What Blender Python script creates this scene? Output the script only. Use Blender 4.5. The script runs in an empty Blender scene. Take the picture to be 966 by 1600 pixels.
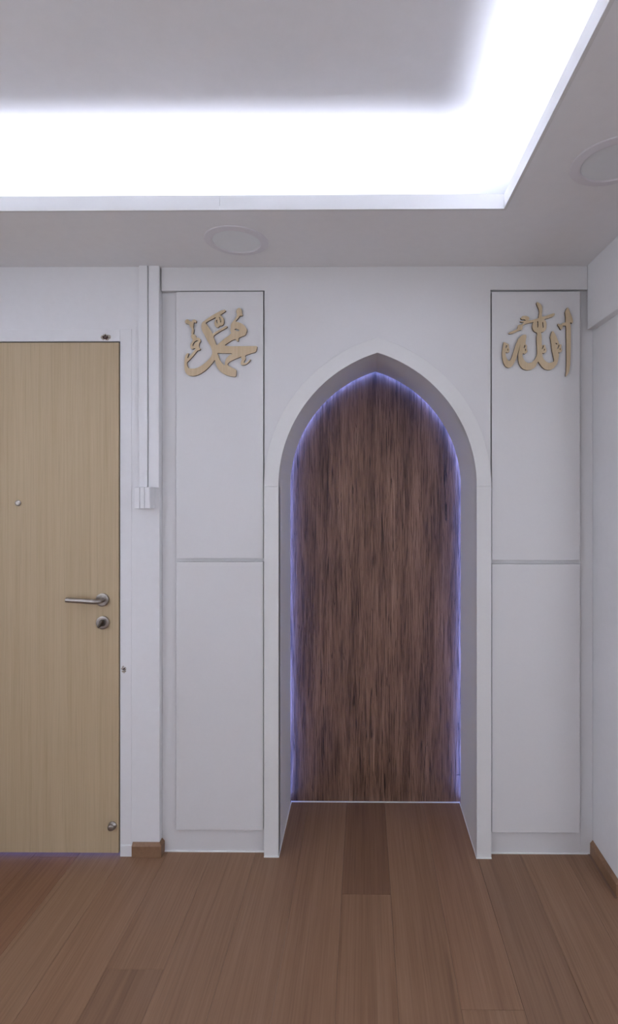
import bpy, bmesh, math, random
from mathutils import Vector

random.seed(7)
scene = bpy.context.scene
col = scene.collection

# ------------------------------------------------------------------ camera
W, H = 966, 1600
F, U0, V0, CZ, YAW = 820.0, 560.8, 760.0, 1.505, math.radians(0.5)
cam_data = bpy.data.cameras.new('camera')
cam = bpy.data.objects.new('camera', cam_data)
col.objects.link(cam)
cam_data.sensor_fit = 'HORIZONTAL'
cam_data.sensor_width = 36.0
cam_data.lens = 36.0 * F / W
cam_data.shift_x = -(U0 - W / 2) / W
cam_data.shift_y = -(H / 2 - V0) / W
cam_data.clip_start = 0.02
cam.location = (0, 0, CZ)
cam.rotation_euler = (math.pi / 2, 0, YAW)
scene.camera = cam

# ------------------------------------------------------------------ world, exposure
world = bpy.data.worlds.new('world')
scene.world = world
world.use_nodes = True
wb = world.node_tree.nodes['Background']
wb.inputs[0].default_value = (0.91, 0.955, 1.055, 1)     # overcast daylight, enters by window openings added out of view
wb.inputs[1].default_value = 0.24
# unseen window openings added for fill light, in the rear wall (x0, x1, z0, z1), the left wall and the far wall of the passage on the right (y0, y1, z0, z1), all out of view
FILL_WIN = (-0.5, 0.86, 0.85, 2.30)
FILL_WINL = (-2.5, 0.9, 0.75, 2.30)
FILL_WINR = (-1.7, 0.9, 0.50, 2.30)
for nm, sz, loc, rot in (('rear_fill_portal', (FILL_WIN[1] - FILL_WIN[0], FILL_WIN[3] - FILL_WIN[2]), ((FILL_WIN[0] + FILL_WIN[1]) / 2, -3.09, (FILL_WIN[2] + FILL_WIN[3]) / 2), (math.pi / 2, 0, 0)),
                         ('left_fill_portal', (FILL_WINL[3] - FILL_WINL[2], FILL_WINL[1] - FILL_WINL[0]), (-2.54, (FILL_WINL[0] + FILL_WINL[1]) / 2, (FILL_WINL[2] + FILL_WINL[3]) / 2), (0, -math.pi / 2, 0)),
                         ('passage_fill_portal', (FILL_WINR[3] - FILL_WINR[2], FILL_WINR[1] - FILL_WINR[0]), (2.29, (FILL_WINR[0] + FILL_WINR[1]) / 2, (FILL_WINR[2] + FILL_WINR[3]) / 2), (0, math.pi / 2, 0))):
    pd = bpy.data.lights.new(nm, 'AREA')
    pd.shape = 'RECTANGLE'
    pd.size, pd.size_y = sz
    pd.cycles.is_portal = True  # portal guiding sky light through an added opening
    po = bpy.data.objects.new(nm, pd)
    col.objects.link(po)
    po.location = loc
    po.rotation_euler = rot
vs = scene.view_settings
vs.view_transform = 'Standard'
vs.look = 'None'
vs.gamma = 1.0
vs.exposure = 3.2
vs.use_curve_mapping = False
COVE_STRENGTH = 15.5          # LED strips in the ceiling tray
COVE_COLOR = (0.885, 0.93, 1.12)
ARCH_STRENGTH = 3.5            # blue LED strip round the niche panel
ARCH_COLOR = (0.14, 0.26, 0.95)

# ------------------------------------------------------------------ key planes (metres)
Y_CARC = 2.158      # cabinet carcass, plinth, fillers
Y_DOOR = 2.138      # front of cabinet doors
Y_HEAD = 2.136      # front of header / arch panel
Y_ARCH = 2.127      # front of arch trim and jambs
Y_REAR = 2.480      # rear edge of the arch reveal
Y_WOOD = 2.504      # wood panel face
Y_WALL = 2.130      # entrance wall face
Y_LEAF = 2.1295      # door leaf face
Z_SOF = 2.400
Z_CEIL = 2.600
X_WALL = 0.940
X_BEAM = 0.909
Y_CORNER = 1.945
XL, YR, XR = -2.45, -3.0, 2.2


def at(u, v, Y):
    """point of the plane y = Y on the sight line of photograph pixel (u, v)"""
    dx = (u - U0) / F
    x = dx * math.cos(YAW) - math.sin(YAW)
    y = dx * math.sin(YAW) + math.cos(YAW)
    t = Y / y
    return (x * t, CZ - (v - V0) / F * t)


def xa(u, Y):
    return at(u, V0, Y)[0]


# ------------------------------------------------------------------ materials
def new_mat(name):
    m = bpy.data.materials.new(name)
    m.use_nodes = True
    nt = m.node_tree
    return m, nt, nt.nodes['Principled BSDF']


def N(nt, kind, **kw):
    n = nt.nodes.new(kind)
    for k, v in kw.items():
        setattr(n, k, v)
    return n


def painted(name, color, rough=0.5, bump=0.0, scale=60.0, spec=0.5, tone=0.02):
    m, nt, b = new_mat(name)
    tc = N(nt, 'ShaderNodeTexCoord')
    no = N(nt, 'ShaderNodeTexNoise')
    no.inputs['Scale'].default_value = scale
    no.inputs['Detail'].default_value = 4
    nt.links.new(tc.outputs['Object'], no.inputs['Vector'])
    rp = N(nt, 'ShaderNodeValToRGB')
    rp.color_ramp.elements[0].position = 0.3
    rp.color_ramp.elements[1].position = 0.7
    rp.color_ramp.elements[0].color = tuple(c * (1 - tone) for c in color) + (1,)
    rp.color_ramp.elements[1].color = tuple(min(1, c * (1 + tone)) for c in color) + (1,)
    nt.links.new(no.outputs['Fac'], rp.inputs['Fac'])
    nt.links.new(rp.outputs['Color'], b.inputs['Base Color'])
    b.inputs['Roughness'].default_value = rough
    b.inputs['Specular IOR Level'].default_value = spec
    if bump:
        bp = N(nt, 'ShaderNodeBump')
        bp.inputs['Strength'].default_value = bump
        bp.inputs['Distance'].default_value = 0.002
        nt.links.new(no.outputs['Fac'], bp.inputs['Height'])
        nt.links.new(bp.outputs['Normal'], b.inputs['Normal'])
    return m


def wood(name, dark, mid, light, sx, sl, axis, rough=0.5, bump=0.3, band=(6.0, 0.3), per_object=False,
         pores=0.0, spec=0.4, dist=0.001, contrast=(0.32, 0.5, 0.68), cracks=0.0):
    """grain runs along axis ('Y' or 'Z'); sx = scale across the grain, sl = along it"""
    m, nt, b = new_mat(name)
    tc = N(nt, 'ShaderNodeTexCoord')
    vec = tc.outputs['Object']
    if per_object:
        oi = N(nt, 'ShaderNodeObjectInfo')
        mu = N(nt, 'ShaderNodeMath', operation='MULTIPLY')
        mu.inputs[1].default_value = 57.0
        nt.links.new(oi.outputs['Random'], mu.inputs[0])
        cx = N(nt, 'ShaderNodeCombineXYZ')
        for i in range(3):
            nt.links.new(mu.outputs[0], cx.inputs[i])
        ad = N(nt, 'ShaderNodeVectorMath', operation='ADD')
        nt.links.new(vec, ad.inputs[0])
        nt.links.new(cx.outputs[0], ad.inputs[1])
        vec = ad.outputs[0]

    def grain(across, along, detail, dis=0.0):
        mp = N(nt, 'ShaderNodeMapping')
        s = [across, across, across]
        s['XYZ'.index(axis)] = along
        mp.inputs['Scale'].default_value = s
        nt.links.new(vec, mp.inputs['Vector'])
        no = N(nt, 'ShaderNodeTexNoise')
        no.inputs['Scale'].default_value = 1.0
        no.inputs['Detail'].default_value = detail
        no.inputs['Roughness'].default_value = 0.6
        no.inputs['Distortion'].default_value = dis
        nt.links.new(mp.outputs[0], no.inputs['Vector'])
        return no.outputs['Fac']

    fine = grain(sx, sl, 5, 0.3)
    wide = grain(band[0], band[1], 3, 0.6)
    mx = N(nt, 'ShaderNodeMix', data_type='FLOAT')
    mx.inputs[0].default_value = 0.5
    nt.links.new(fine, mx.inputs[2])
    nt.links.new(wide, mx.inputs[3])
    rp = N(nt, 'ShaderNodeValToRGB')
    e = rp.color_ramp.elements
    e[0].position, e[0].color = contrast[0], dark + (1,)
    e[1].position, e[1].color = contrast[2], light + (1,)
    k = e.new(contrast[1])
    k.color = mid + (1,)
    nt.links.new(mx.outputs[0], rp.inputs['Fac'])
    out = rp.outputs['Color']
    height = fine
    if pores:
        po = grain(sx * 0.9, sl * 0.6, 2, 0.8)
        pr = N(nt, 'ShaderNodeMapRange')
        pr.inputs['From Min'].default_value = 0.33
        pr.inputs['From Max'].default_value = 0.43
        pr.inputs['To Min'].default_value = 1 - pores
        pr.inputs['To Max'].default_value = 1.0
        nt.links.new(po, pr.inputs['Value'])
        mm = N(nt, 'ShaderNodeMix', data_type='RGBA', blend_type='MULTIPLY')
        mm.inputs[0].default_value = 1.0
        nt.links.new(out, mm.inputs[6])
        nt.links.new(pr.outputs[0], mm.inputs[7])
        out = mm.outputs[2]
        hm = N(nt, 'ShaderNodeMath', operation='ADD')
        nt.links.new(fine, hm.inputs[0])
        nt.links.new(pr.outputs[0], hm.inputs[1])
        height = hm.outputs[0]
    if cracks:
        ck = grain(75, 3.2, 3, 1.6)
        cr = N(nt, 'ShaderNodeMapRange')
        cr.inputs['From Min'].default_value = 0.31
        cr.inputs['From Max'].default_value = 0.37
        cr.inputs['To Min'].default_value = 1 - cracks
        cr.inputs['To Max'].default_value = 1.0
        nt.links.new(ck, cr.inputs['Value'])
        mm = N(nt, 'ShaderNodeMix', data_type='RGBA', blend_type='MULTIPLY')
        mm.inputs[0].default_value = 1.0
        nt.links.new(out, mm.inputs[6])
        nt.links.new(cr.outputs[0], mm.inputs[7])
        out = mm.outputs[2]
        hm = N(nt, 'ShaderNodeMath', operation='ADD')
        nt.links.new(height, hm.inputs[0])
        nt.links.new(cr.outputs[0], hm.inputs[1])
        height = hm.outputs[0]
    if per_object:
        mm = N(nt, 'ShaderNodeMix', data_type='RGBA', blend_type='MULTIPLY')
        mm.inputs[0].default_value = 1.0
        nt.links.new(out, mm.inputs[6])
        nt.links.new(oi.outputs['Color'], mm.inputs[7])
        out = mm.outputs[2]
    nt.links.new(out, b.inputs['Base Color'])
    b.inputs['Roughness'].default_value = rough
    b.inputs['Specular IOR Level'].default_value = spec
    bp = N(nt, 'ShaderNodeBump')
    bp.inputs['Strength'].default_value = bump
    bp.inputs['Distance'].default_value = dist
    nt.links.new(height, bp.inputs['Height'])
    nt.links.new(bp.outputs['Normal'], b.inputs['Normal'])
    return m


def metal(name, color, rough):
    m, nt, b = new_mat(name)
    b.inputs['Metallic'].default_value = 1.0
    tc = N(nt, 'ShaderNodeTexCoord')
    no = N(nt, 'ShaderNodeTexNoise')
    no.inputs['Scale'].default_value = 400
    nt.links.new(tc.outputs['Object'], no.inputs['Vector'])
    mr = N(nt, 'ShaderNodeMapRange')
    mr.inputs['To Min'].default_value = rough - 0.05
    mr.inputs['To Max'].default_value = rough + 0.05
    nt.links.new(no.outputs['Fac'], mr.inputs['Value'])
    nt.links.new(mr.outputs[0], b.inputs['Roughness'])
    b.inputs['Base Color'].default_value = color + (1,)
    return m


def emitter(name, color, strength):
    m = bpy.data.materials.new(name)
    m.use_nodes = True
    nt = m.node_tree
    nt.nodes.clear()
    e = N(nt, 'ShaderNodeEmission')
    e.inputs[0].default_value = color + (1,)
    e.inputs[1].default_value = strength
    o = N(nt, 'ShaderNodeOutputMaterial')
    nt.links.new(e.outputs[0], o.inputs[0])
    return m


M = {}
M['wall'] = painted('wall_paint', (0.785, 0.785, 0.80), 0.7, 0.35, 38, 0.3, 0.01)
M['ceiling'] = painted('ceiling_paint', (0.85, 0.855, 0.87), 0.8, 0.35, 30, 0.2, 0.01)
M['soffit'] = painted('soffit_paint', (0.83, 0.835, 0.85), 0.8, 0.1, 30, 0.2, 0.01)
M['laminate'] = painted('white_laminate', (0.715, 0.708, 0.712), 0.42, 0.0, 90, 0.4, 0.006)
M['arch'] = painted('white_sprayed_board', (0.745, 0.742, 0.735), 0.45, 0.0, 90, 0.4, 0.006)
M['lip'] = painted('white_edge_board', (0.73, 0.73, 0.73), 0.5, 0.0, 90, 0.3, 0.006)
M['plastic'] = painted('white_plastic', (0.785, 0.785, 0.80), 0.4, 0.0, 120, 0.45, 0.005)
M['sealant'] = painted('white_sealant', (0.86, 0.86, 0.86), 0.35, 0.0, 80, 0.5, 0.01)
M['brown_sealant'] = painted('brown_sealant', (0.22, 0.13, 0.09), 0.4, 0.0, 80, 0.5, 0.03)
M['diffuser'] = painted('opal_diffuser', (0.80, 0.835, 0.86), 0.5, 0.0, 50, 0.4, 0.005)
M['light_ring'] = painted('downlight_ring', (0.74, 0.73, 0.77), 0.5, 0.0, 50, 0.4, 0.005)
M['dark'] = painted('dark_gap', (0.03, 0.025, 0.025), 0.8)
M['oak'] = wood('pale_oak_laminate', (0.46, 0.352, 0.215), (0.52, 0.405, 0.255), (0.565, 0.445, 0.29), 260, 4, 'Z',
                0.55, 0.12, (30, 0.6), pores=0.10)
M['panel'] = wood('dark_ribbed_wood', (0.085, 0.043, 0.028), (0.26, 0.143, 0.094), (0.42, 0.25, 0.175), 300, 9, 'Z',
                  0.5, 1.0, (17, 1.3), pores=0.6, dist=0.004, contrast=(0.36, 0.5, 0.66), cracks=0.75)
M['floor'] = wood('vinyl_plank', (0.21, 0.113, 0.062), (0.275, 0.156, 0.090), (0.325, 0.194, 0.118), 150, 3, 'Y',
                  0.42, 0.12, (22, 0.7), per_object=True, pores=0.12, spec=0.4)
M['skirting'] = wood('brown_skirting', (0.20, 0.112, 0.062), (0.25, 0.142, 0.080), (0.29, 0.168, 0.097), 90, 90, 'Y',
                     0.45, 0.05, (8, 8))
M['plywood'] = wood('pale_plywood', (0.54, 0.41, 0.25), (0.62, 0.485, 0.315), (0.68, 0.54, 0.37), 160, 9, 'Z',
                    0.6, 0.1, (30, 1))
M['burnt'] = painted('laser_burnt_edge', (0.085, 0.05, 0.028), 0.7, 0, 200, 0.3, 0.2)
M['steel'] = metal('satin_steel', (0.40, 0.365, 0.335), 0.36)
M['dark_steel'] = metal('tarnished_steel', (0.17, 0.155, 0.135), 0.4)
M['chip'] = painted('broken_plaster', (0.45, 0.40, 0.34), 0.9, 1.0, 150, 0.2, 0.3)
M['chip_dark'] = painted('exposed_hole', (0.09, 0.055, 0.05), 0.9, 0.5, 200, 0.2, 0.3)
M['cove'] = emitter('cove_led', COVE_COLOR, COVE_STRENGTH)
M['arch_led'] = emitter('arch_led', ARCH_COLOR, ARCH_STRENGTH)

# ------------------------------------------------------------------ helpers
WORLD = {}


def box(bm, x0, x1, y0, y1, z0, z1):
    vs_ = [bm.verts.new((x, y, z)) for x in (x0, x1) for y in (y0, y1) for z in (z0, z1)]
    for f in ((0, 1, 3, 2), (4, 6, 7, 5), (0, 4, 5, 1), (2, 3, 7, 6), (0, 2, 6, 4), (1, 5, 7, 3)):
        bm.faces.new([vs_[i] for i in f])
    return bm


def boxes(*bs):
    bm = bmesh.new()
    for b in bs:
        box(bm, *b)
    return bm


def obj(name, bm, mat, parent=None, bevel=0.0, smooth=False, mats=None):
    """one mesh object built in world coordinates, origin moved to the middle of its bounds"""
    bmesh.ops.recalc_face_normals(bm, faces=bm.faces)
    lo = Vector([min(v.co[i] for v in bm.verts) for i in range(3)])
    hi = Vector([max(v.co[i] for v in bm.verts) for i in range(3)])
    c = (lo + hi) / 2
    for v in bm.verts:
        v.co -= c
    me = bpy.data.meshes.new(name)
    bm.to_mesh(me)
    bm.free()
    for m in (mats or [mat]):
        me.materials.append(m)
    if smooth:
        for p in me.polygons:
            p.use_smooth = True
    o = bpy.data.objects.new(name, me)
    col.objects.link(o)
    WORLD[o.name] = c
    if parent is not None:
        o.parent = parent
        o.location = c - WORLD[parent.name]
    else:
        o.location = c
    if bevel:
        md = o.modifiers.new('bevel', 'BEVEL')
        md.width = bevel
        md.segments = 2
        md.limit_method = 'ANGLE'
        md.angle_limit = math.radians(50)
    return o


def thing(name, label, cat, loc, group=None):
    o = bpy.data.objects.new(name, None)
    o.empty_display_size = 0.05
    col.objects.link(o)
    o.location = loc
    WORLD[o.name] = Vector(loc)
    o['label'] = label
    o['category'] = cat
    if group:
        o['group'] = group
    return o


def struct(o, label=None):
    o['kind'] = 'structure'
    if label:
        o['label'] = label
    return o


def part_label(o, s):
    o['label'] = s
    return o


def tube(pts, r, seg=20, cap=True):
    """round bar through pts"""
    bm = bmesh.new()
    rings = []
    n = len(pts)
    P = [Vector(p) for p in pts]
    up = Vector((0, 0, 1))
    for i, p in enumerate(P):
        d = (P[min(i + 1, n - 1)] - P[max(i - 1, 0)]).normalized()
        a = d.cross(up)
        if a.length < 1e-4:
            a = d.cross(Vector((1, 0, 0)))
        a.normalize()
        b = d.cross(a).normalized()
        rr = r[i] if isinstance(r, (list, tuple)) else r
        rings.append([bm.verts.new(p + (a * math.cos(t) + b * math.sin(t)) * rr)
                      for t in [2 * math.pi * k / seg for k in range(seg)]])
    for A, B in zip(rings, rings[1:]):
        for k in range(seg):
            bm.faces.new((A[k], A[(k + 1) % seg], B[(k + 1) % seg], B[k]))
    if cap:
        bm.faces.new(rings[0])
        bm.faces.new(rings[-1])
    return bm


def lathe(profile, c, axis, seg=48):
    """profile: (radius, distance along axis) pairs; axis 'Y' points toward the room (-Y), 'Z' points down (-Z)"""
    bm = bmesh.new()
    rings = []
    for r, h in profile:
        ring = []
        for k in range(seg):
            t = 2 * math.pi * k / seg
            if axis == 'Y':
                p = (c[0] + r * math.cos(t), c[1] - h, c[2] + r * math.sin(t))
            else:
                p = (c[0] + r * math.cos(t), c[1] + r * math.sin(t), c[2] - h)
            ring.append(bm.verts.new(p))
        rings.append(ring)
    for A, B in zip(rings, rings[1:]):
        for k in range(seg):
            bm.faces.new((A[k], A[(k + 1) % seg], B[(k + 1) % seg], B[k]))
    for ring, (r, h) in ((rings[0], profile[0]), (rings[-1], profile[-1])):
        if r > 1e-5:
            bm.faces.new(ring)
    bmesh.ops.remove_doubles(bm, verts=bm.verts, dist=1e-6)
    return bm


# arch geometry: pointed arch struck from two centres
ACX, AHW, AR, AZS = 0.0572, 0.4020, 0.5660, 1.505
AE = AR - AHW            # offset of each centre across the middle line


def arch_curve(off=0.0, n=26, zbase=0.0):
    """half outlines joined: left foot, left arc, apex, right arc, right foot, offset outward by off"""
    R = AR + off
    top = math.acos(AE / R)
    L = [(ACX + AE - R * math.cos(top * i / n), AZS + R * math.sin(top * i / n)) for i in range(n + 1)]
    Rr = [(2 * ACX - x, z) for x, z in reversed(L[:-1])]
    return [(ACX - AHW - off, zbase)] + L + Rr + [(ACX + AHW + off, zbase)]


def sweep_between(c0, c1, y0, y1):
    """solid between two outlines with equal point counts, y0 front, y1 back"""
    bm = bmesh.new()
    q = [[bm.verts.new((p[0], y, p[1])) for p in c] for c in (c0, c1) for y in (y0, y1)]
    a, b, c, d = q        # c0 front, c0 back, c1 front, c1 back
    for i in range(len(c0) - 1):
        bm.faces.new((a[i], a[i + 1], c[i + 1], c[i]))
        bm.faces.new((b[i], d[i], d[i + 1], b[i + 1]))
        bm.faces.new((a[i], b[i], b[i + 1], a[i + 1]))
        bm.faces.new((c[i], c[i + 1], d[i + 1], d[i]))
    for i in (0, -1):
        bm.faces.new((a[i], c[i], d[i], b[i]))
    return bm


# ------------------------------------------------------------------ room shell
floor = struct(obj('floor', boxes((XL, XR, YR, 2.62, -0.06, -0.005)), M['dark']))
# planks: 0.18 m wide, running towards the entrance wall
PW = 0.1807
rows = []
k = -14
while -0.08 + PW * k < XR:
    rows.append(k)
    k += 1
joints = {0: 1.937, -4: 1.630, 2: 1.512, -7: 0.9, -6: 1.05}
plank_no = 0
plank_meshes = {}
for k in rows:
    x0, x1 = -0.08 + PW * k, -0.08 + PW * (k + 1)
    x0, x1 = max(x0, XL), min(x1, XR)
    if x1 - x0 < 0.02:
        continue
    j0 = joints.get(k, random.uniform(1.30, 1.40) if abs(k) < 3 else random.uniform(0.97, 1.40))
    y = j0 - 1.22 * 5
    while y < 2.62:
        ya, yb = max(y, YR), min(y + 1.22, 2.62)
        y += 1.22
        if yb - ya < 0.05:
            continue
        cx_, cy_ = (x0 + x1) / 2, (ya + yb) / 2
        hx, hy = (x1 - x0) / 2 - 0.0003, (yb - ya) / 2 - 0.0003
        key = (round(hx, 4), round(hy, 4))
        if key not in plank_meshes:
            bm = bmesh.new()
            c = 0.0008
            # chamfered top edges
            lo = [bm.verts.new(p) for p in ((-hx, -hy, -0.0025), (hx, -hy, -0.0025), (hx, hy, -0.0025), (-hx, hy, -0.0025))]
            mi = [bm.verts.new(p) for p in ((-hx, -hy, 0.0019), (hx, -hy, 0.0019), (hx, hy, 0.0019), (-hx, hy, 0.0019))]
            tp = [bm.verts.new(p) for p in ((-hx + c, -hy + c, 0.0025), (hx - c, -hy + c, 0.0025), (hx - c, hy - c, 0.0025), (-hx + c, hy - c, 0.0025))]
            bm.faces.new(tp)
            for A, B in ((lo, mi), (mi, tp)):
                for i in range(4):
                    bm.faces.new((A[i], A[(i + 1) % 4], B[(i + 1) % 4], B[i]))
            bmesh.ops.recalc_face_normals(bm, faces=bm.faces)
            me = bpy.data.meshes.new('plank')
            bm.to_mesh(me)
            bm.free()
            me.materials.append(M['floor'])
            plank_meshes[key] = me
        p = bpy.data.objects.new('plank', plank_meshes[key])
        col.objects.link(p)
        p.parent = floor
        p.location = Vector((cx_, cy_, -0.0025)) - WORLD[floor.name]
        t = random.uniform(0.95, 1.05)
        tone = (t, t, t)
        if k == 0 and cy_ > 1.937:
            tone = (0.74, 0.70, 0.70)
        elif k == -4 and cy_ < 1.63:
            tone = (0.86, 0.86, 0.88)
        elif k <= -7:
            tone = (0.87, 0.78, 0.74)
        elif k == -6:
            tone = (0.98, 1.0, 1.0)
        elif k == 2 and cy_ > 1.512:
            tone = (1.02, 1.0, 1.0)
        elif k == 3:
            tone = (0.90, 0.90, 0.92)
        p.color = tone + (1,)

ceiling = struct(obj('ceiling', boxes((XL - 0.1, XR + 0.1, YR - 0.1, 2.9, Z_CEIL, Z_CEIL + 0.1)), M['ceiling']))
# dropped tray ring: soffit boards, upstand lips and the LED strips lying behind the lips
TX0, TX1, TY0, TY1 = -1.95, 0.4537, -2.50, 1.695
LT, LTOP = 0.009, 2.4470
obj('soffit', boxes((XL, X_BEAM + 0.01, TY1, 2.70, Z_SOF, Z_SOF + 0.012),
                    (TX1, X_BEAM + 0.01, YR, TY1, Z_SOF, Z_SOF + 0.012),
                    (XL, TX0, YR, TY1, Z_SOF, Z_SOF + 0.012),
                    (TX0, TX1, YR, TY0, Z_SOF, Z_SOF + 0.012)), M['soffit'], ceiling)
obj('lip', boxes((xa(343.5, TY1) + 0.0006, TX1 + LT, TY1 - 0.0005, TY1 + LT, Z_SOF - 0.0005, LTOP)), M['lip'], ceiling)
obj('lip', boxes((TX0 - LT, xa(343.5, TY1) - 0.0006, TY1 - 0.0005, TY1 + LT, Z_SOF - 0.0005, LTOP)), M['lip'], ceiling)
obj('lip', boxes((TX1 - 0.0005, TX1 + LT, TY0, TY1 - 0.001, Z_SOF - 0.0005, LTOP)), M['lip'], ceiling)
obj('lip', boxes((TX0 - LT, TX0, TY0, TY1, Z_SOF, LTOP)), M['lip'], ceiling)
obj('lip', boxes((TX0 - LT, TX1 + LT, TY0 - LT, TY0, Z_SOF, LTOP)), M['lip'], ceiling)


def strip_x(x0, x1, y0, y1, z):
    bm = bmesh.new()
    n = 10
    for i in range(n):
        a, b = x0 + (x1 - x0) * i / n, x0 + (x1 - x0) * (i + 1) / n
        bm.faces.new([bm.verts.new(p) for p in ((a, y0, z), (b, y0, z), (b, y1, z), (a, y1, z))])
    return bm


def strip_y(x0, x1, y0, y1, z):
    bm = bmesh.new()
    n = 12
    for i in range(n):
        a, b = y0 + (y1 - y0) * i / n, y0 + (y1 - y0) * (i + 1) / n
        bm.faces.new([bm.verts.new(p) for p in ((x0, a, z), (x1, a, z), (x1, b, z), (x0, b, z))])
    return bm


SZ = LTOP - 0.010
GAP = 0.10      # strips stop short of the tray corners
D0, D1 = LT + 0.005, LT + 0.016
obj('light_strip', strip_x(TX0 + GAP, TX1 - GAP, TY1 + D0, TY1 + D1, SZ), M['cove'], ceiling)
obj('light_strip', strip_y(TX1 + D0, TX1 + D1, TY0 + GAP, TY1 - GAP, SZ), M['cove'], ceiling)
obj('light_strip', strip_y(TX0 - D1, TX0 - D0, TY0 + GAP, TY1 - GAP, SZ), M['cove'], ceiling)
obj('light_strip', strip_x(TX0 + GAP, TX1 - GAP, TY0 - D1, TY0 - D0, SZ), M['cove'], ceiling)
e = 0.001
obj('strip_rail', boxes((TX0, TX1, TY1 + D0, TY1 + D1, Z_SOF + 0.012, SZ - e),
                        (TX1 + D0, TX1 + D1, TY0, TY1, Z_SOF + 0.012, SZ - e),
                        (TX0 - D1, TX0 - D0, TY0, TY1, Z_SOF + 0.012, SZ - e),
                        (TX0, TX1, TY0 - D1, TY0 - D0, Z_SOF + 0.012, SZ - e)), M['plastic'], ceiling)

# entrance wall with the door opening
DX1, _ = at(187.2, 900, Y_LEAF)
DX0 = DX1 - 0.91
DZ1 = at(100, 533.5, Y_LEAF)[1]
FX1 = xa(206, Y_WALL)
FW = FX1 - DX1
FZ1 = DZ1 + FW
WX1 = xa(249.2, Y_WALL)
wall_back = struct(obj('wall_back', boxes(
    (XL, DX0 - FW, Y_WALL, Y_WALL + 0.15, -0.01, Z_CEIL),
    (DX0 - FW, FX1, Y_WALL, Y_WALL + 0.15, FZ1, Z_CEIL),
    (FX1, WX1, Y_WALL, Y_WALL + 0.15, -0.01, Z_CEIL),
    ), M['wall']))
struct(obj('wall_recess', boxes((WX1 - 0.14, X_WALL, 2.60, 2.75, -0.01, Z_CEIL),
                                (WX1 - 0.14, WX1, Y_WALL + 0.15, 2.60, -0.01, Z_CEIL)), M['wall']))
struct(obj('wall_landing', boxes((XL - 0.1, WX1 - 0.14, 2.60, 2.75, -0.06, Z_CEIL),
                                 (XL - 0.1, XL, 2.3, 2.60, -0.06, Z_CEIL)), M['wall']))
wall_right = struct(obj('wall_right', boxes((X_WALL, XR + 0.1, Y_CORNER, 2.62, -0.01, Z_CEIL)), M['wall'], bevel=0.002))
wall_far_right = struct(obj('wall_far_right', boxes(
    (XR, XR + 0.1, YR - 0.1, FILL_WINR[0], -0.06, Z_CEIL), (XR, XR + 0.1, FILL_WINR[1], Y_CORNER, -0.06, Z_CEIL),
    (XR, XR + 0.1, FILL_WINR[0], FILL_WINR[1], -0.06, FILL_WINR[2]), (XR, XR + 0.1, FILL_WINR[0], FILL_WINR[1], FILL_WINR[3], Z_CEIL)), M['wall']))
wall_left = struct(obj('wall_left', boxes((XL - 0.1, XL, YR - 0.1, FILL_WINL[0], -0.06, Z_CEIL), (XL - 0.1, XL, FILL_WINL[1], 2.3, -0.06, Z_CEIL),
                                    (XL - 0.1, XL, FILL_WINL[0], FILL_WINL[1], -0.06, FILL_WINL[2]), (XL - 0.1, XL, FILL_WINL[0], FILL_WINL[1], FILL_WINL[3], Z_CEIL)), M['wall']))
wall_rear = struct(obj('wall_rear', boxes((XL, FILL_WIN[0], YR - 0.1, YR, -0.06, Z_CEIL), (FILL_WIN[1], XR, YR - 0.1, YR, -0.06, Z_CEIL),
                                    (FILL_WIN[0], FILL_WIN[1], YR - 0.1, YR, -0.06, FILL_WIN[2]), (FILL_WIN[0], FILL_WIN[1], YR - 0.1, YR, FILL_WIN[3], Z_CEIL)), M['wall']))
def frame_boxes(a0, a1, z0, z1, put):
    m_ = (a0 + a1) / 2
    return [put(*q) for q in ((a0, a0 + 0.05, z0, z1), (a1 - 0.05, a1, z0, z1), (m_ - 0.03, m_ + 0.03, z0, z1),
                              (a0 + 0.05, a1 - 0.05, z0, z0 + 0.05), (a0 + 0.05, a1 - 0.05, z1 - 0.05, z1))]


struct(obj('fill_window_1', boxes(*frame_boxes(*FILL_WIN, lambda a, b, c, d: (a, b, YR - 0.07, YR - 0.02, c, d))), M['plastic']))  # bare frame of the opening added to light the room from behind
struct(obj('fill_window_3', boxes(*frame_boxes(*FILL_WINR, lambda a, b, c, d: (XR + 0.02, XR + 0.07, a, b, c, d))), M['plastic']))  # bare frame of the opening added for light from the right
struct(obj('fill_window_2', boxes(*frame_boxes(*FILL_WINL, lambda a, b, c, d: (XL - 0.07, XL - 0.02, a, b, c, d))), M['plastic']))  # bare frame of the opening added for light from the left
zb = at(915, 514.5, 2.130)[1]
beam = struct(obj('trim_1', boxes((X_BEAM, X_BEAM + 0.16, YR, Y_HEAD, zb, Z_CEIL)), M['wall'], bevel=0.002))

# ------------------------------------------------------------------ baseboards
def skirting(name, path, inward, h=0.058, t=0.012, ch=0.013):
    """path of wall-face points, profile with a chamfered top; inward = list of offset directions per point"""
    bm = bmesh.new()
    prof = [(0.0005, 0.0), (t, 0.0), (t, h - ch), (0.0005, h)]
    rings = []
    for p, d in zip(path, inward):
        rings.append([bm.verts.new((p[0] + d[0] * a, p[1] + d[1] * a, z)) for a, z in prof])
    for A, B in zip(rings, rings[1:]):
        for k_ in range(4):
            bm.faces.new((A[k_], A[(k_ + 1) % 4], B[(k_ + 1) % 4], B[k_]))
    bm.faces.new(rings[0])
    bm.faces.new(rings[-1])
    return struct(obj(name, bm, M['skirting'], bevel=0.001))


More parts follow.
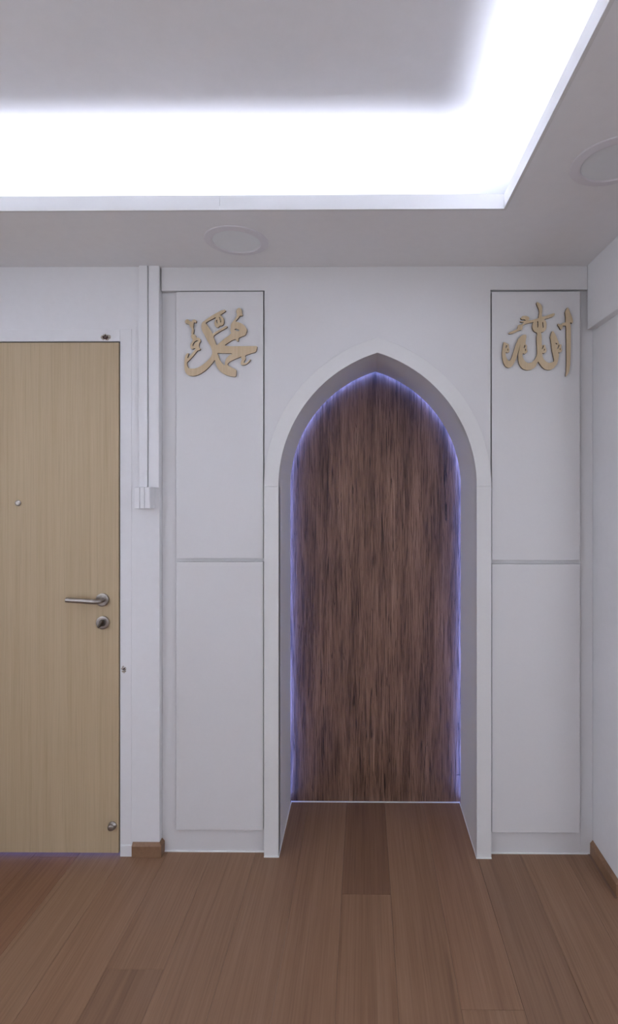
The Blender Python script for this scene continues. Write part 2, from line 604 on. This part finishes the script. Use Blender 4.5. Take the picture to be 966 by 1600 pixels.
bx0 = xa(205.5, Y_WALL - 0.012)
skirting('baseboard_left', [(bx0, Y_WALL), (WX1, Y_WALL), (WX1, Y_CARC - 0.001)],
         [(0, -1), (1, -1), (1, 0)])
skirting('baseboard_right', [(X_WALL, Y_CARC - 0.001), (X_WALL, Y_CORNER), (XR - 0.01, Y_CORNER)],
         [(-1, 0), (-1, -1), (0, -1)])
struct(obj('trim_2', boxes((X_WALL - 0.0215, X_WALL - 0.0122, Y_CORNER - 0.02, Y_CARC - 0.004, 0.0002, 0.0022)), M['brown_sealant']))

# ------------------------------------------------------------------ entrance door
door = struct(obj('door_1', boxes((DX0, DX1 - 0.0045, Y_LEAF, Y_LEAF + 0.045, 0.011, DZ1 - 0.0045)), M['oak'], bevel=0.001),
              'pale oak laminate entrance door in a white frame')
fr = obj('door_frame', boxes(
    (DX1 + 0.0015, FX1, Y_WALL - 0.0015, Y_WALL + 0.15, 0.0, FZ1),
    (DX0 - FW, DX0 - 0.004, Y_WALL - 0.0015, Y_WALL + 0.15, 0.0, FZ1),
    (DX0 - 0.004, DX1 + 0.0015, Y_WALL - 0.0015, Y_WALL + 0.15, DZ1, FZ1),
    (DX1 - 0.014, DX1 + 0.0015, Y_LEAF + 0.048, Y_WALL + 0.15, 0.0, DZ1),
    (DX0 - 0.004, DX1 + 0.0015, Y_LEAF + 0.048, Y_WALL + 0.15, DZ1 - 0.014, DZ1)), M['wall'], door, bevel=0.0015)
part_label(fr, 'white painted frame')
obj('door_seal', boxes((DX1 - 0.0025, DX1 + 0.0012, Y_LEAF + 0.008, Y_LEAF + 0.046, 0.02, DZ1)), M['dark'], door)
obj('door_seal', boxes((DX0, DX1, Y_LEAF + 0.008, Y_LEAF + 0.046, DZ1 - 0.0042, DZ1 - 0.0003)), M['dark'], door)
kb = obj('kick_block', boxes((DX1 + 0.0035, bx0 - 0.001, Y_WALL - 0.0055, Y_WALL, 0.0, at(197, 1319.5, Y_WALL)[1])), M['plastic'], door, bevel=0.001)
# dusk light on the landing outside, leaking in under the door
ld = bpy.data.lights.new('landing_light', 'AREA')
ld.shape = 'RECTANGLE'
ld.size, ld.size_y = 0.9, 0.08
ld.energy = 0.35
ld.color = (0.30, 0.36, 1.0)
lo_ = bpy.data.objects.new('landing_light', ld)
col.objects.link(lo_)
lo_.location = (DX1 - 0.46, 2.5, 0.07)
lo_.rotation_euler = (math.radians(-84), 0, 0)
# lever handle
hx, hz = at(161, 937, Y_LEAF)
rose = obj('rose', lathe([(0.0, 0.010), (0.022, 0.010), (0.0265, 0.0085), (0.0265, 0.0)][::-1], (hx, Y_LEAF, hz), 'Y'), M['steel'], door, smooth=False)
ex, ez = at(103.5, 937.5, Y_LEAF - 0.042)
lx, lz = at(158, 937, Y_LEAF - 0.042)
arc = [(hx, Y_LEAF - 0.008, hz), (hx, Y_LEAF - 0.028, hz)]
for i in range(1, 7):
    a = math.pi / 2 * i / 6
    arc.append((hx - 0.014 * (1 - math.cos(a)), Y_LEAF - 0.028 - 0.014 * math.sin(a), hz))
arc.append((ex, Y_LEAF - 0.042, ez))
obj('lever', tube(arc, 0.0098, 24), M['steel'], rose, smooth=True).modifiers.new('edge', 'EDGE_SPLIT').split_angle = 0.9
# lock rose with thumb turn
kx, kz = at(161.5, 972.5, Y_LEAF)
lock = obj('lock_rose', lathe([(0.0, 0.009), (0.021, 0.009), (0.0265, 0.0075), (0.0265, 0.0)][::-1], (kx, Y_LEAF, kz), 'Y'), M['steel'], door)
tt = boxes((-0.0045, 0.0045, -0.024, 0.0, -0.016, 0.016))
for v in tt.verts:
    c_, s_ = math.cos(0.5), math.sin(0.5)
    x_, z_ = v.co.x, v.co.z
    v.co = Vector((kx + x_ * c_ + z_ * s_, Y_LEAF - 0.009 + v.co.y, kz - x_ * s_ + z_ * c_))
part_label(obj('thumb_turn', tt, M['dark_steel'], lock, bevel=0.003), 'dark thumb turn')
obj('lock_hub', lathe([(0.0, 0.013), (0.012, 0.013), (0.014, 0.009)][::-1], (kx, Y_LEAF, kz), 'Y', 24), M['dark_steel'], lock)
px_, pz_ = at(28.5, 786, Y_LEAF)
pe = obj('peephole', lathe([(0.0, 0.004), (0.007, 0.0045), (0.0118, 0.003), (0.0125, 0.0)][::-1], (px_, Y_LEAF, pz_), 'Y', 32), M['steel'], door)
sx_, sz_ = at(176, 1290, Y_LEAF)
st = obj('door_stop', lathe([(0.0, 0.020), (0.010, 0.0195), (0.0135, 0.016), (0.0125, 0.012), (0.0085, 0.010), (0.0085, 0.006),
                             (0.0165, 0.004), (0.0175, 0.0)][::-1], (sx_, Y_LEAF, sz_), 'Y', 32), M['steel'], door, smooth=True)
part_label(st, 'round steel door catch')


def crumble(cx0, cz0, wx, wz, y, n, rmin, rmax, seed):
    """broken edge lumps around a hole"""
    rnd = random.Random(seed)
    bm = bmesh.new()
    for i in range(n):
        a = 2 * math.pi * i / n + rnd.uniform(-0.3, 0.3)
        r = rnd.uniform(rmin, rmax)
        mat_ = bmesh.ops.create_icosphere(bm, subdivisions=1, radius=r)
        for v in mat_['verts']:
            v.co = Vector((v.co.x * rnd.uniform(0.7, 1.3) + cx0 + wx * math.cos(a) * rnd.uniform(0.6, 1.0),
                           v.co.y * 0.6 + y,
                           v.co.z * rnd.uniform(0.7, 1.3) + cz0 + wz * math.sin(a) * rnd.uniform(0.6, 1.0)))
    return bm


qx, qz = at(165, 527, Y_WALL - 0.003)
ch = obj('chipped_plaster', crumble(qx, qz, 0.020, 0.011, Y_WALL - 0.002, 16, 0.003, 0.006, 3), M['chip'], door)
part_label(ch, 'broken plaster around an empty screw hole')
hb = crumble(qx, qz, 0.011, 0.006, Y_WALL - 0.004, 7, 0.0035, 0.006, 11)
obj('hole', hb, M['chip_dark'], ch)
qx, qz = at(193.5, 1046, Y_WALL - 0.003)
ch = obj('chipped_plaster', crumble(qx, qz, 0.009, 0.014, Y_WALL - 0.003, 8, 0.002, 0.0045, 5), M['chip'], door)
obj('hole', crumble(qx + 0.002, qz, 0.004, 0.006, Y_WALL - 0.0045, 4, 0.002, 0.004, 9), M['chip_dark'], ch)

# ------------------------------------------------------------------ cable trunking on the wall
t1a, t1b = xa(216.8, Y_WALL - 0.013), xa(230.2, Y_WALL - 0.013)
t2a, t2b = xa(232.2, Y_WALL - 0.010), xa(248.4, Y_WALL - 0.010)
bzt, bzb = at(222, 761, Y_WALL - 0.05)[1], at(222, 794.8, Y_WALL - 0.05)[1]
ba, bb = xa(209.5, Y_WALL - 0.05), xa(234.2, Y_WALL - 0.05)
trunk = thing('cable_trunking', 'white plastic cable trunking running down from the ceiling to a ribbed junction box',
              'trunking', ((ba + bb) / 2, Y_WALL, bzb))
o = obj('channel', boxes((t1a, t1b, Y_WALL - 0.013, Y_WALL - 0.0003, bzt, Z_SOF)), M['plastic'], trunk, bevel=0.0012)
part_label(o, 'narrow raised channel')
o = obj('channel', boxes((t2a, t2b, Y_WALL - 0.010, Y_WALL - 0.0003, bzt - 0.003, Z_SOF)), M['plastic'], trunk, bevel=0.0012)
part_label(o, 'wide flat channel')
jb = obj('junction_box', boxes((ba, bb, Y_WALL - 0.046, Y_WALL - 0.0003, bzb, bzt)), M['plastic'], trunk, bevel=0.002)
w3 = (bb - ba)
g1, g2 = ba + w3 * 0.36, ba + w3 * 0.66
for a_, b_ in ((ba + 0.001, g1 - 0.001), (g1 + 0.001, g2 - 0.001), (g2 + 0.001, bb - 0.001)):
    obj('cover', boxes((a_, b_, Y_WALL - 0.050, Y_WALL - 0.046, bzb + 0.001, bzt - 0.001)), M['plastic'], jb, bevel=0.001)

# ------------------------------------------------------------------ cabinets either side of the arch
def cabinet(name, label, u0, u1, uf0, uf1, vtop, v1, v2, v3, left):
    """door columns between photograph columns u0..u1, filler uf0..uf1"""
    x0, x1 = xa(u0, Y_DOOR), xa(u1, Y_DOOR)
    um = (u0 + u1) / 2
    zt, z1, z2, z3 = (at(um, v, Y_DOOR)[1] for v in (vtop, v1, v2, v3))
    c = thing(name, label, 'cabinet', ((x0 + x1) / 2, Y_CARC, 0))
    if left:
        cx0, cx1 = WX1 + 0.001, ACX - AHW - 0.0605
    else:
        cx0, cx1 = ACX + AHW + 0.0605, X_WALL - 0.001
    obj('carcass', boxes((cx0, cx1, Y_CARC, 2.58, 0.0, Z_SOF - 0.002)), M['laminate'], c)
    obj('plinth', boxes((max(x0, cx0), min(x1, cx1), Y_CARC - 0.0008, Y_CARC + 0.004, 0.004, z3 - 0.004)), M['laminate'], c)
    obj('filler', boxes((max(xa(uf0, Y_CARC), WX1 + 0.001), min(xa(uf1, Y_CARC), X_WALL - 0.001), Y_CARC - 0.0015, Y_CARC + 0.002, z3 - 0.004 if left else 0.0, zt)), M['laminate'], c)
    d1 = obj('door', boxes((x0, x1, Y_DOOR, Y_CARC - 0.002, z1, zt)), M['laminate'], c, bevel=0.0008)
    d2 = obj('door', boxes((x0, x1, Y_DOOR, Y_CARC - 0.002, z3, z2)), M['laminate'], c, bevel=0.0008)
    d1['label'] = 'upper flush white door'
    d2['label'] = 'lower flush white door'
    obj('gap_shadow_board', boxes((x0 + 0.004, x1 - 0.004, Y_CARC - 0.0015, Y_CARC - 0.0002, z1 - 0.02, z1 + 0.02)), M['laminate'], c)
    obj('sealant', boxes((cx0 if left else cx0, cx1 if left else X_WALL - 0.013,
                          Y_CARC - 0.0045, Y_CARC, 0.0, 0.0042)), M['sealant'], c)
    return c


cabinet('tall_cabinet', 'white handleless tall cabinet left of the arch, between trunking and niche',
        275.3, 411.3, 252, 275, 455.8, 872.6, 878.0, 1297.0, True)
cabinet('tall_cabinet', 'white handleless tall cabinet right of the arch, in the corner by the right wall',
        768.9, 906.6, 907, 929, 455.8, 875.3, 881.5, 1300.8, False)

# ------------------------------------------------------------------ arch niche
niche = thing('arch_niche', 'white pointed arch niche with dark wood back panel edged in blue light', 'niche', (ACX, Y_ARCH, 0))
# face panel: header across the whole width and the field between the cabinet doors, cut out round the arch
hx0, hx1 = xa(252.2, Y_HEAD), X_BEAM - 0.0005
zh = at(590, 453.3, Y_HEAD)[1]
fx0, fx1 = xa(413.6, Y_HEAD), xa(766.6, Y_HEAD)
bm = bmesh.new()
box(bm, hx0, fx0, Y_HEAD, Y_HEAD + 0.018, zh, Z_SOF - 0.0005)
box(bm, fx1, hx1, Y_HEAD, Y_HEAD + 0.018, zh, Z_SOF - 0.0005)
RING = 0.0590
topz = Z_SOF - 0.0005
def edge_z(x_):
    c = ACX + AE if x_ < ACX else ACX - AE
    return AZS + math.sqrt((AR + RING + 0.0006) ** 2 - (x_ - c) ** 2)


cut = [p for p in arch_curve(RING + 0.0006, 40)[1:-1] if fx0 + 0.001 < p[0] < fx1 - 0.001]
cutl = [(fx0, edge_z(fx0))] + cut + [(fx1, edge_z(fx1))]
outl = [(p[0], topz) for p in cutl]
bm2 = sweep_between(cutl, outl, Y_HEAD, Y_HEAD + 0.018)
me_tmp = bpy.data.meshes.new('tmp')
bm2.to_mesh(me_tmp)
bm2.free()
bm.from_mesh(me_tmp)
bpy.data.meshes.remove(me_tmp)
fascia = obj('fascia_panel', bm, M['laminate'])
fascia['label'] = 'white flush panel over the cabinet doors and around the pointed arch head'
fascia['category'] = 'panel'
# arch trim (proud), two jamb boards below the spring line
ci, co = arch_curve(0.0)[1:-1], arch_curve(RING)[1:-1]
obj('arch_trim', sweep_between(ci, co, Y_ARCH, Y_CARC), M['arch'], niche, bevel=0.0012)
for s in (-1, 1):
    xi, xo = ACX + s * AHW, ACX + s * (AHW + RING)
    obj('jamb', boxes((min(xi, xo), max(xi, xo), Y_ARCH, Y_CARC + 0.01, 0.0, AZS - 0.0004)), M['arch'], niche, bevel=0.0012)
# reveal
obj('reveal', sweep_between(arch_curve(0.0), arch_curve(0.009), Y_CARC - 0.012, Y_REAR), M['arch'], niche)
# wood back panel
pc = arch_curve(0.05)
bm = bmesh.new()
fr_ = [bm.verts.new((x_, Y_WOOD, z_)) for x_, z_ in pc]
bk_ = [bm.verts.new((x_, Y_WOOD + 0.018, z_)) for x_, z_ in pc]
bm.faces.new(fr_)
bm.faces.new(list(reversed(bk_)))
for i in range(len(pc)):
    j = (i + 1) % len(pc)
    bm.faces.new((fr_[i], bk_[i], bk_[j], fr_[j]))
part_label(obj('back_panel', bm, M['panel'], niche), 'dark brown grained wood panel')
# LED strip on the rear edge of the reveal, facing the panel; a closing board runs outside it
obj('closing_board', sweep_between(arch_curve(0.018), arch_curve(0.03), Y_REAR - 0.03, Y_WOOD - 0.0005), M['plastic'], niche)
bm = bmesh.new()
foot = lambda p, q, n: [(p[0] + (q[0] - p[0]) * i / n, p[1] + (q[1] - p[1]) * i / n) for i in range(n)]
rails = []
for off in (0.0065, 0.0145):
    c_ = arch_curve(off, zbase=0.03)
    # the straight feet are split for even light sampling
    c_ = foot(c_[0], c_[1], 8) + c_[1:-2] + foot(c_[-2], c_[-1], 8) + [c_[-1]]
    rails.append([bm.verts.new((x_, Y_REAR + 0.004, z_)) for x_, z_ in c_])
ra, rb = rails
for i in range(len(ra) - 1):
    bm.faces.new((ra[i], ra[i + 1], rb[i + 1], rb[i]))
part_label(obj('light_strip', bm, M['arch_led'], niche), 'blue lit strip')
obj('strip_backing', sweep_between(arch_curve(0.005), arch_curve(0.016), Y_REAR + 0.0005, Y_REAR + 0.0035), M['plastic'], niche)
# white beads along the floor
obj('sealant', boxes((ACX - AHW - RING, ACX - AHW + 0.003, Y_ARCH - 0.003, Y_ARCH, 0, 0.004),
                     (ACX + AHW - 0.003, ACX + AHW + RING, Y_ARCH - 0.003, Y_ARCH, 0, 0.004),
                     (ACX - AHW, ACX - AHW + 0.003, Y_ARCH, Y_WOOD, 0, 0.004),
                     (ACX + AHW - 0.003, ACX + AHW, Y_ARCH, Y_WOOD, 0, 0.004),
                     (ACX - AHW, ACX + AHW, Y_WOOD - 0.006, Y_WOOD, 0, 0.003)), M['sealant'], niche)
# short end of cable at the foot of the strip
wx, wz = at(721, 1211, Y_WOOD - 0.008)
obj('cable', tube([(wx + 0.012, Y_WOOD - 0.006, wz + 0.001), (wx - 0.008, Y_WOOD - 0.007, wz), (wx - 0.022, Y_WOOD - 0.004, wz - 0.002)], 0.0012, 8), M['dark'], niche)

# ------------------------------------------------------------------ downlights
def downlight(label, x, y, r):
    d = thing('downlight', label, 'downlight', (x, y, Z_SOF), 'round recessed ceiling lights')
    obj('ring', lathe([(r, 0.0), (r, 0.0015), (r - 0.002, 0.003), (r * 0.80, 0.0055), (r * 0.76, 0.0055), (r * 0.735, 0.002), (r * 0.735, 0.0)],
                      (x, y, Z_SOF), 'Z', 72), M['light_ring'], d, smooth=False)
    obj('diffuser', lathe([(r * 0.735, 0.0), (r * 0.735, 0.0025), (0.0, 0.0028)], (x, y, Z_SOF), 'Z', 72), M['diffuser'], d)
    return d


downlight('unlit round white downlight in the soffit above the left cabinet and pointed arch', -0.4625, 1.910, 0.115)
downlight('unlit round white downlight in the soffit along the right wall, partly out of frame', 0.692, 1.4535, 0.115)

# ------------------------------------------------------------------ calligraphy
def chaikin(p):
    out = []
    n = len(p)
    for i in range(n):
        a, b = p[i], p[(i + 1) % n]
        out.append((a[0] * 0.8 + b[0] * 0.2, a[1] * 0.8 + b[1] * 0.2))
        out.append((a[0] * 0.2 + b[0] * 0.8, a[1] * 0.2 + b[1] * 0.8))
    return out


def px(quads, pts):
    """zoomed-crop notes (crop, a, b) to photograph pixels"""
    return [(quads[q][0] + a / 15.094, quads[q][1] + b / 15.094) for q, a, b in pts]


def cut_letter(name, loops, parent, t=0.008):
    """plywood piece cut along the loops, glued on the face of a cabinet door"""
    cu = bpy.data.curves.new(name, 'CURVE')
    cu.dimensions = '2D'
    cu.fill_mode = 'BOTH'
    cu.extrude = t / 2
    for lp in loops:
        pts = [at(u, v, Y_DOOR - t) for u, v in chaikin(lp)]
        sp = cu.splines.new('POLY')
        sp.points.add(len(pts) - 1)
        for p_, (x_, z_) in zip(sp.points, pts):
            p_.co = (x_, z_, 0, 1)
        sp.use_cyclic_u = True
    tmp = bpy.data.objects.new('tmp', cu)
    col.objects.link(tmp)
    dg = bpy.context.evaluated_depsgraph_get()
    dg.update()
    me = bpy.data.meshes.new_from_object(tmp.evaluated_get(dg))
    bpy.data.objects.remove(tmp)
    bpy.data.curves.remove(cu)
    bm = bmesh.new()
    bm.from_mesh(me)
    bpy.data.meshes.remove(me)
    for v in bm.verts:
        v.co = Vector((v.co.x, Y_DOOR - t / 2 - v.co.z, v.co.y))
    bmesh.ops.remove_doubles(bm, verts=bm.verts, dist=1e-5)
    bm.normal_update()
    for f in bm.faces:
        f.material_index = 0 if abs(f.normal.y) > 0.5 else 1
    return obj(name, bm, None, parent, mats=[M['plywood'], M['burnt']])


QM = {1: (284, 478), 2: (344, 478), 3: (284, 530), 4: (344, 530)}
main_m = [(2, 135, 108), (2, 112, 84), (2, 60, 105), (1, 960, 95), (1, 900, 125), (1, 800, 175), (1, 700, 235), (1, 600, 300), (1, 530, 355),
          (1, 480, 390), (1, 460, 460), (1, 465, 530), (1, 490, 610), (1, 540, 690), (1, 590, 790), (1, 640, 880),
          (3, 640, 95), (3, 690, 180), (3, 715, 260), (3, 718, 340), (3, 690, 410), (3, 640, 475), (3, 560, 550), (3, 470, 620),
          (3, 380, 672), (3, 290, 695), (3, 200, 692), (3, 160, 680), (3, 130, 620), (3, 125, 545), (3, 200, 475), (3, 290, 375), (3, 375, 262),
          (3, 400, 265), (3, 430, 260), (3, 442, 225), (3, 415, 200), (3, 405, 160), (3, 410, 110), (3, 435, 60),
          (1, 450, 845), (1, 440, 780), (1, 400, 750), (1, 345, 745), (1, 330, 690), (1, 295, 675), (1, 270, 665),
          (1, 282, 620), (1, 290, 560), (1, 272, 515), (1, 283, 400), (1, 300, 385), (1, 320, 400), (1, 345, 395), (1, 352, 350), (1, 310, 318),
          (1, 262, 325), (1, 235, 370), (1, 188, 360), (1, 150, 312), (1, 100, 320), (1, 75, 365), (1, 85, 405), (1, 130, 422), (1, 180, 440),
          (1, 195, 490), (1, 240, 535), (1, 235, 600), (1, 225, 640), (1, 238, 665), (1, 220, 700), (1, 230, 760), (1, 262, 785), (1, 250, 840),
          (1, 220, 890), (3, 205, 110), (3, 205, 160), (3, 205, 195), (3, 230, 230), (3, 270, 235), (3, 290, 210), (3, 330, 222), (3, 310, 252),
          (3, 255, 320), (3, 195, 390), (3, 132, 460), (3, 150, 390), (3, 165, 335), (3, 148, 325), (3, 108, 345), (3, 80, 400), (3, 65, 500), (3, 60, 600), (3, 65, 700),
          (3, 85, 785), (3, 140, 845), (3, 220, 872), (3, 310, 868), (3, 410, 832), (3, 500, 780), (3, 580, 718), (3, 660, 638), (3, 720, 568),
          (3, 780, 482), (3, 800, 570), (3, 830, 650), (3, 880, 730), (4, 40, 790), (4, 130, 842), (4, 240, 878), (4, 350, 888),
          (4, 378, 865), (4, 388, 740), (4, 365, 712), (4, 280, 670), (4, 200, 635), (4, 172, 585), (4, 225, 530), (4, 325, 480), (4, 430, 438), (4, 505, 405),
          (4, 490, 450), (4, 515, 470), (4, 495, 520), (4, 482, 595), (4, 540, 615), (4, 605, 600), (4, 675, 552), (4, 722, 488), (4, 708, 462),
          (4, 655, 525), (4, 605, 565), (4, 560, 550), (4, 560, 530), (4, 605, 460), (4, 588, 385), (4, 650, 362), (4, 730, 335), (4, 848, 306), (4, 880, 180),
          (4, 862, 160), (4, 700, 162), (4, 400, 165), (4, 200, 165), (4, 95, 150), (2, 200, 862), (2, 290, 806), (2, 365, 780), (2, 382, 815),
          (2, 418, 840), (2, 436, 830), (2, 430, 760), (2, 500, 727), (2, 598, 690), (2, 634, 590), (2, 630, 540), (2, 590, 480), (2, 510, 412), (2, 430, 383),
          (2, 358, 365), (2, 420, 300), (2, 470, 228), (2, 510, 240), (2, 536, 220), (2, 518, 185), (2, 512, 110), (2, 490, 62), (2, 440, 40), (2, 392, 80),
          (2, 375, 140), (2, 402, 200), (2, 380, 268), (2, 330, 328), (2, 290, 380), (2, 250, 440), (2, 250, 520), (2, 240, 570), (2, 268, 640), (2, 220, 690),
          (2, 130, 750), (2, 40, 820), (1, 880, 885), (1, 822, 930), (1, 790, 840), (1, 745, 712), (1, 830, 650), (1, 940, 582), (2, 90, 553),
          (2, 165, 508), (2, 172, 480), (2, 150, 468), (2, 60, 510), (1, 910, 548), (1, 800, 610), (1, 735, 662), (1, 700, 600), (1, 640, 510),
          (1, 590, 440), (1, 560, 402), (1, 660, 338), (1, 760, 288), (1, 805, 262), (1, 790, 330), (1, 768, 400), (1, 780, 460), (1, 820, 508), (1, 860, 510),
          (1, 900, 468), (1, 950, 465), (2, 40, 464), (2, 80, 438), (2, 96, 370), (2, 83, 290), (2, 45, 250), (2, 5, 212), (2, 60, 175), (2, 128, 130)]
holes_m = [[(3, 838, 325), (4, 0, 330), (4, 150, 335), (4, 300, 338), (4, 205, 385), (4, 135, 470), (4, 112, 560), (4, 112, 618), (4, 70, 588), (4, 20, 530),
            (3, 900, 490), (3, 862, 380)],
           [(2, 335, 550), (2, 370, 535), (2, 430, 550), (2, 465, 578), (2, 430, 598), (2, 375, 582)],
           [(1, 262, 945), (1, 262, 900), (1, 300, 845), (1, 350, 815), (1, 388, 818), (1, 380, 838), (1, 335, 850), (1, 290, 900), (1, 282, 950)],
           [(1, 808, 340), (1, 828, 325), (1, 852, 405), (1, 832, 412)],
           [(1, 876, 265), (1, 898, 262), (1, 940, 355), (1, 918, 368)],
           [(2, 2, 340), (2, 22, 340), (2, 30, 395), (2, 8, 395)]]
QA = {1: (780, 468), 2: (834, 468), 3: (780, 526), 4: (834, 526)}
main_a = [(3, 105, 140), (3, 130, 125), (3, 165, 150), (3, 205, 168), (3, 235, 175), (3, 235, 260), (3, 255, 310), (3, 245, 365), (3, 200, 380), (3, 158, 362),
          (3, 155, 410), (3, 165, 470), (3, 190, 530), (3, 228, 572), (3, 265, 568), (3, 300, 490), (3, 340, 370), (3, 390, 200), (3, 440, 90),
          (1, 450, 935), (1, 520, 860), (1, 590, 822), (1, 640, 830), (1, 650, 900), (3, 640, 40), (3, 632, 100), (3, 624, 165), (3, 640, 190), (3, 665, 220),
          (3, 652, 280), (3, 676, 340), (3, 650, 388), (3, 600, 410), (3, 562, 388), (3, 552, 450), (3, 572, 520), (3, 620, 588), (3, 680, 622),
          (3, 750, 618), (3, 820, 568), (3, 870, 500), (3, 900, 420), (3, 897, 280), (3, 890, 140), (1, 888, 900), (1, 905, 785),
          (1, 830, 755), (1, 796, 700), (1, 784, 640), (1, 795, 560), (1, 820, 530), (1, 720, 552), (1, 620, 578), (1, 562, 615), (1, 555, 690),
          (1, 530, 722), (1, 480, 728), (1, 400, 770), (1, 320, 805), (1, 250, 815), (1, 222, 800), (1, 240, 775), (1, 300, 755), (1, 400, 712),
          (1, 432, 690), (1, 442, 625), (1, 465, 592), (1, 530, 598), (1, 560, 560), (1, 590, 532), (1, 545, 535), (1, 497, 525), (1, 500, 505), (1, 550, 512), (1, 600, 498),
          (1, 635, 490), (1, 600, 468), (1, 545, 475), (1, 515, 455), (1, 515, 430), (1, 560, 388), (1, 640, 383), (1, 700, 408), (1, 722, 450),
          (1, 690, 490), (1, 750, 490), (1, 820, 475), (1, 930, 440), (1, 935, 400), (1, 952, 300), (1, 940, 230), (1, 898, 140), (1, 882, 90),
          (1, 898, 55), (2, 130, 78), (2, 180, 120), (2, 205, 180), (2, 205, 280), (2, 195, 350), (2, 200, 415), (2, 300, 382), (2, 400, 345),
          (2, 488, 320), (2, 508, 345), (2, 480, 388), (2, 430, 415), (2, 300, 452), (2, 245, 472), (2, 290, 500), (2, 310, 580), (2, 300, 690),
          (2, 260, 745), (2, 220, 768), (2, 175, 768), (2, 190, 850), (2, 195, 930), (4, 192, 110), (4, 196, 215), (4, 230, 195), (4, 278, 190), (4, 288, 260), (4, 310, 310),
          (4, 292, 375), (4, 240, 398), (4, 208, 378), (4, 208, 450), (4, 232, 520), (4, 290, 588), (4, 360, 622), (4, 430, 608), (4, 492, 580),
          (4, 462, 450), (4, 432, 300), (4, 415, 150), (4, 392, 0), (2, 395, 890), (2, 415, 800), (2, 445, 738), (2, 472, 752), (2, 520, 830), (2, 570, 945),
          (4, 560, 60), (4, 590, 115), (4, 600, 170), (4, 620, 180), (4, 645, 178), (4, 665, 205), (4, 650, 270), (4, 675, 310), (4, 660, 355), (4, 612, 380), (4, 580, 368),
          (4, 602, 430), (4, 582, 560), (4, 550, 650), (4, 482, 738), (4, 410, 780), (4, 340, 788), (4, 262, 768), (4, 195, 710), (4, 145, 640), (4, 112, 578),
          (4, 60, 670), (3, 880, 690), (3, 830, 740), (3, 750, 782), (3, 660, 792), (3, 582, 772), (3, 524, 725), (3, 475, 650), (3, 456, 560), (3, 452, 420),
          (3, 478, 300), (3, 510, 160), (3, 480, 265), (3, 438, 410), (3, 400, 530), (3, 350, 640), (3, 290, 718), (3, 220, 738), (3, 155, 705), (3, 106, 620),
          (3, 82, 520), (3, 72, 400), (3, 82, 300), (3, 96, 200)]
holes_a = [[(2, 85, 512), (2, 108, 508), (2, 112, 650), (2, 92, 660)],
           [(2, 205, 540), (2, 222, 522), (2, 238, 660), (2, 215, 670)],
           [(3, 146, 272), (3, 170, 268), (3, 200, 205), (3, 178, 192)], [(3, 195, 330), (3, 212, 330), (3, 218, 285), (3, 205, 282)],
           [(3, 578, 275), (3, 602, 268), (3, 622, 212), (3, 600, 198)], [(3, 612, 335), (3, 632, 335), (3, 636, 285), (3, 620, 285)],
           [(4, 192, 296), (4, 215, 290), (4, 245, 215), (4, 222, 205)], [(4, 240, 330), (4, 256, 330), (4, 268, 290), (4, 252, 288)],
           [(4, 550, 292), (4, 575, 288), (4, 612, 208), (4, 590, 196)], [(4, 610, 320), (4, 626, 322), (4, 640, 280), (4, 622, 278)],
           [(4, 518, 150), (4, 532, 146), (4, 564, 170), (4, 548, 188), (4, 526, 178)]]
alif = [(2, 800, 182), (2, 840, 232), (2, 880, 350), (2, 920, 450), (2, 932, 530), (2, 908, 566), (2, 872, 535), (2, 862, 560), (2, 880, 640), (2, 880, 960),
        (4, 872, 600), (4, 850, 800), (4, 805, 895), (4, 765, 940), (4, 755, 920), (4, 772, 800), (4, 778, 600), (4, 772, 0), (2, 770, 900), (2, 770, 615),
        (2, 720, 615), (2, 692, 618), (2, 682, 680), (2, 652, 715), (2, 625, 695), (2, 605, 645), (2, 570, 608), (2, 575, 565), (2, 605, 575), (2, 650, 598), (2, 665, 570),
        (2, 702, 548), (2, 755, 545), (2, 760, 450), (2, 748, 340), (2, 742, 300), (2, 774, 220)]
zc = at(345, 536, Y_DOOR)
cal = thing('calligraphy', 'pale plywood Arabic calligraphy of Muhammad on the upper left cabinet door', 'calligraphy', (zc[0], Y_DOOR, zc[1]))
cut_letter('lettering', [px(QM, main_m)] + [px(QM, h_) for h_ in holes_m], cal)
zc = at(838, 530, Y_DOOR)
cal = thing('calligraphy', 'pale plywood Arabic calligraphy of Allah on the upper right cabinet door', 'calligraphy', (zc[0], Y_DOOR, zc[1]))
cut_letter('lettering', [px(QA, main_a)] + [px(QA, h_) for h_ in holes_a], cal)
cut_letter('alif', [px(QA, alif)], cal)
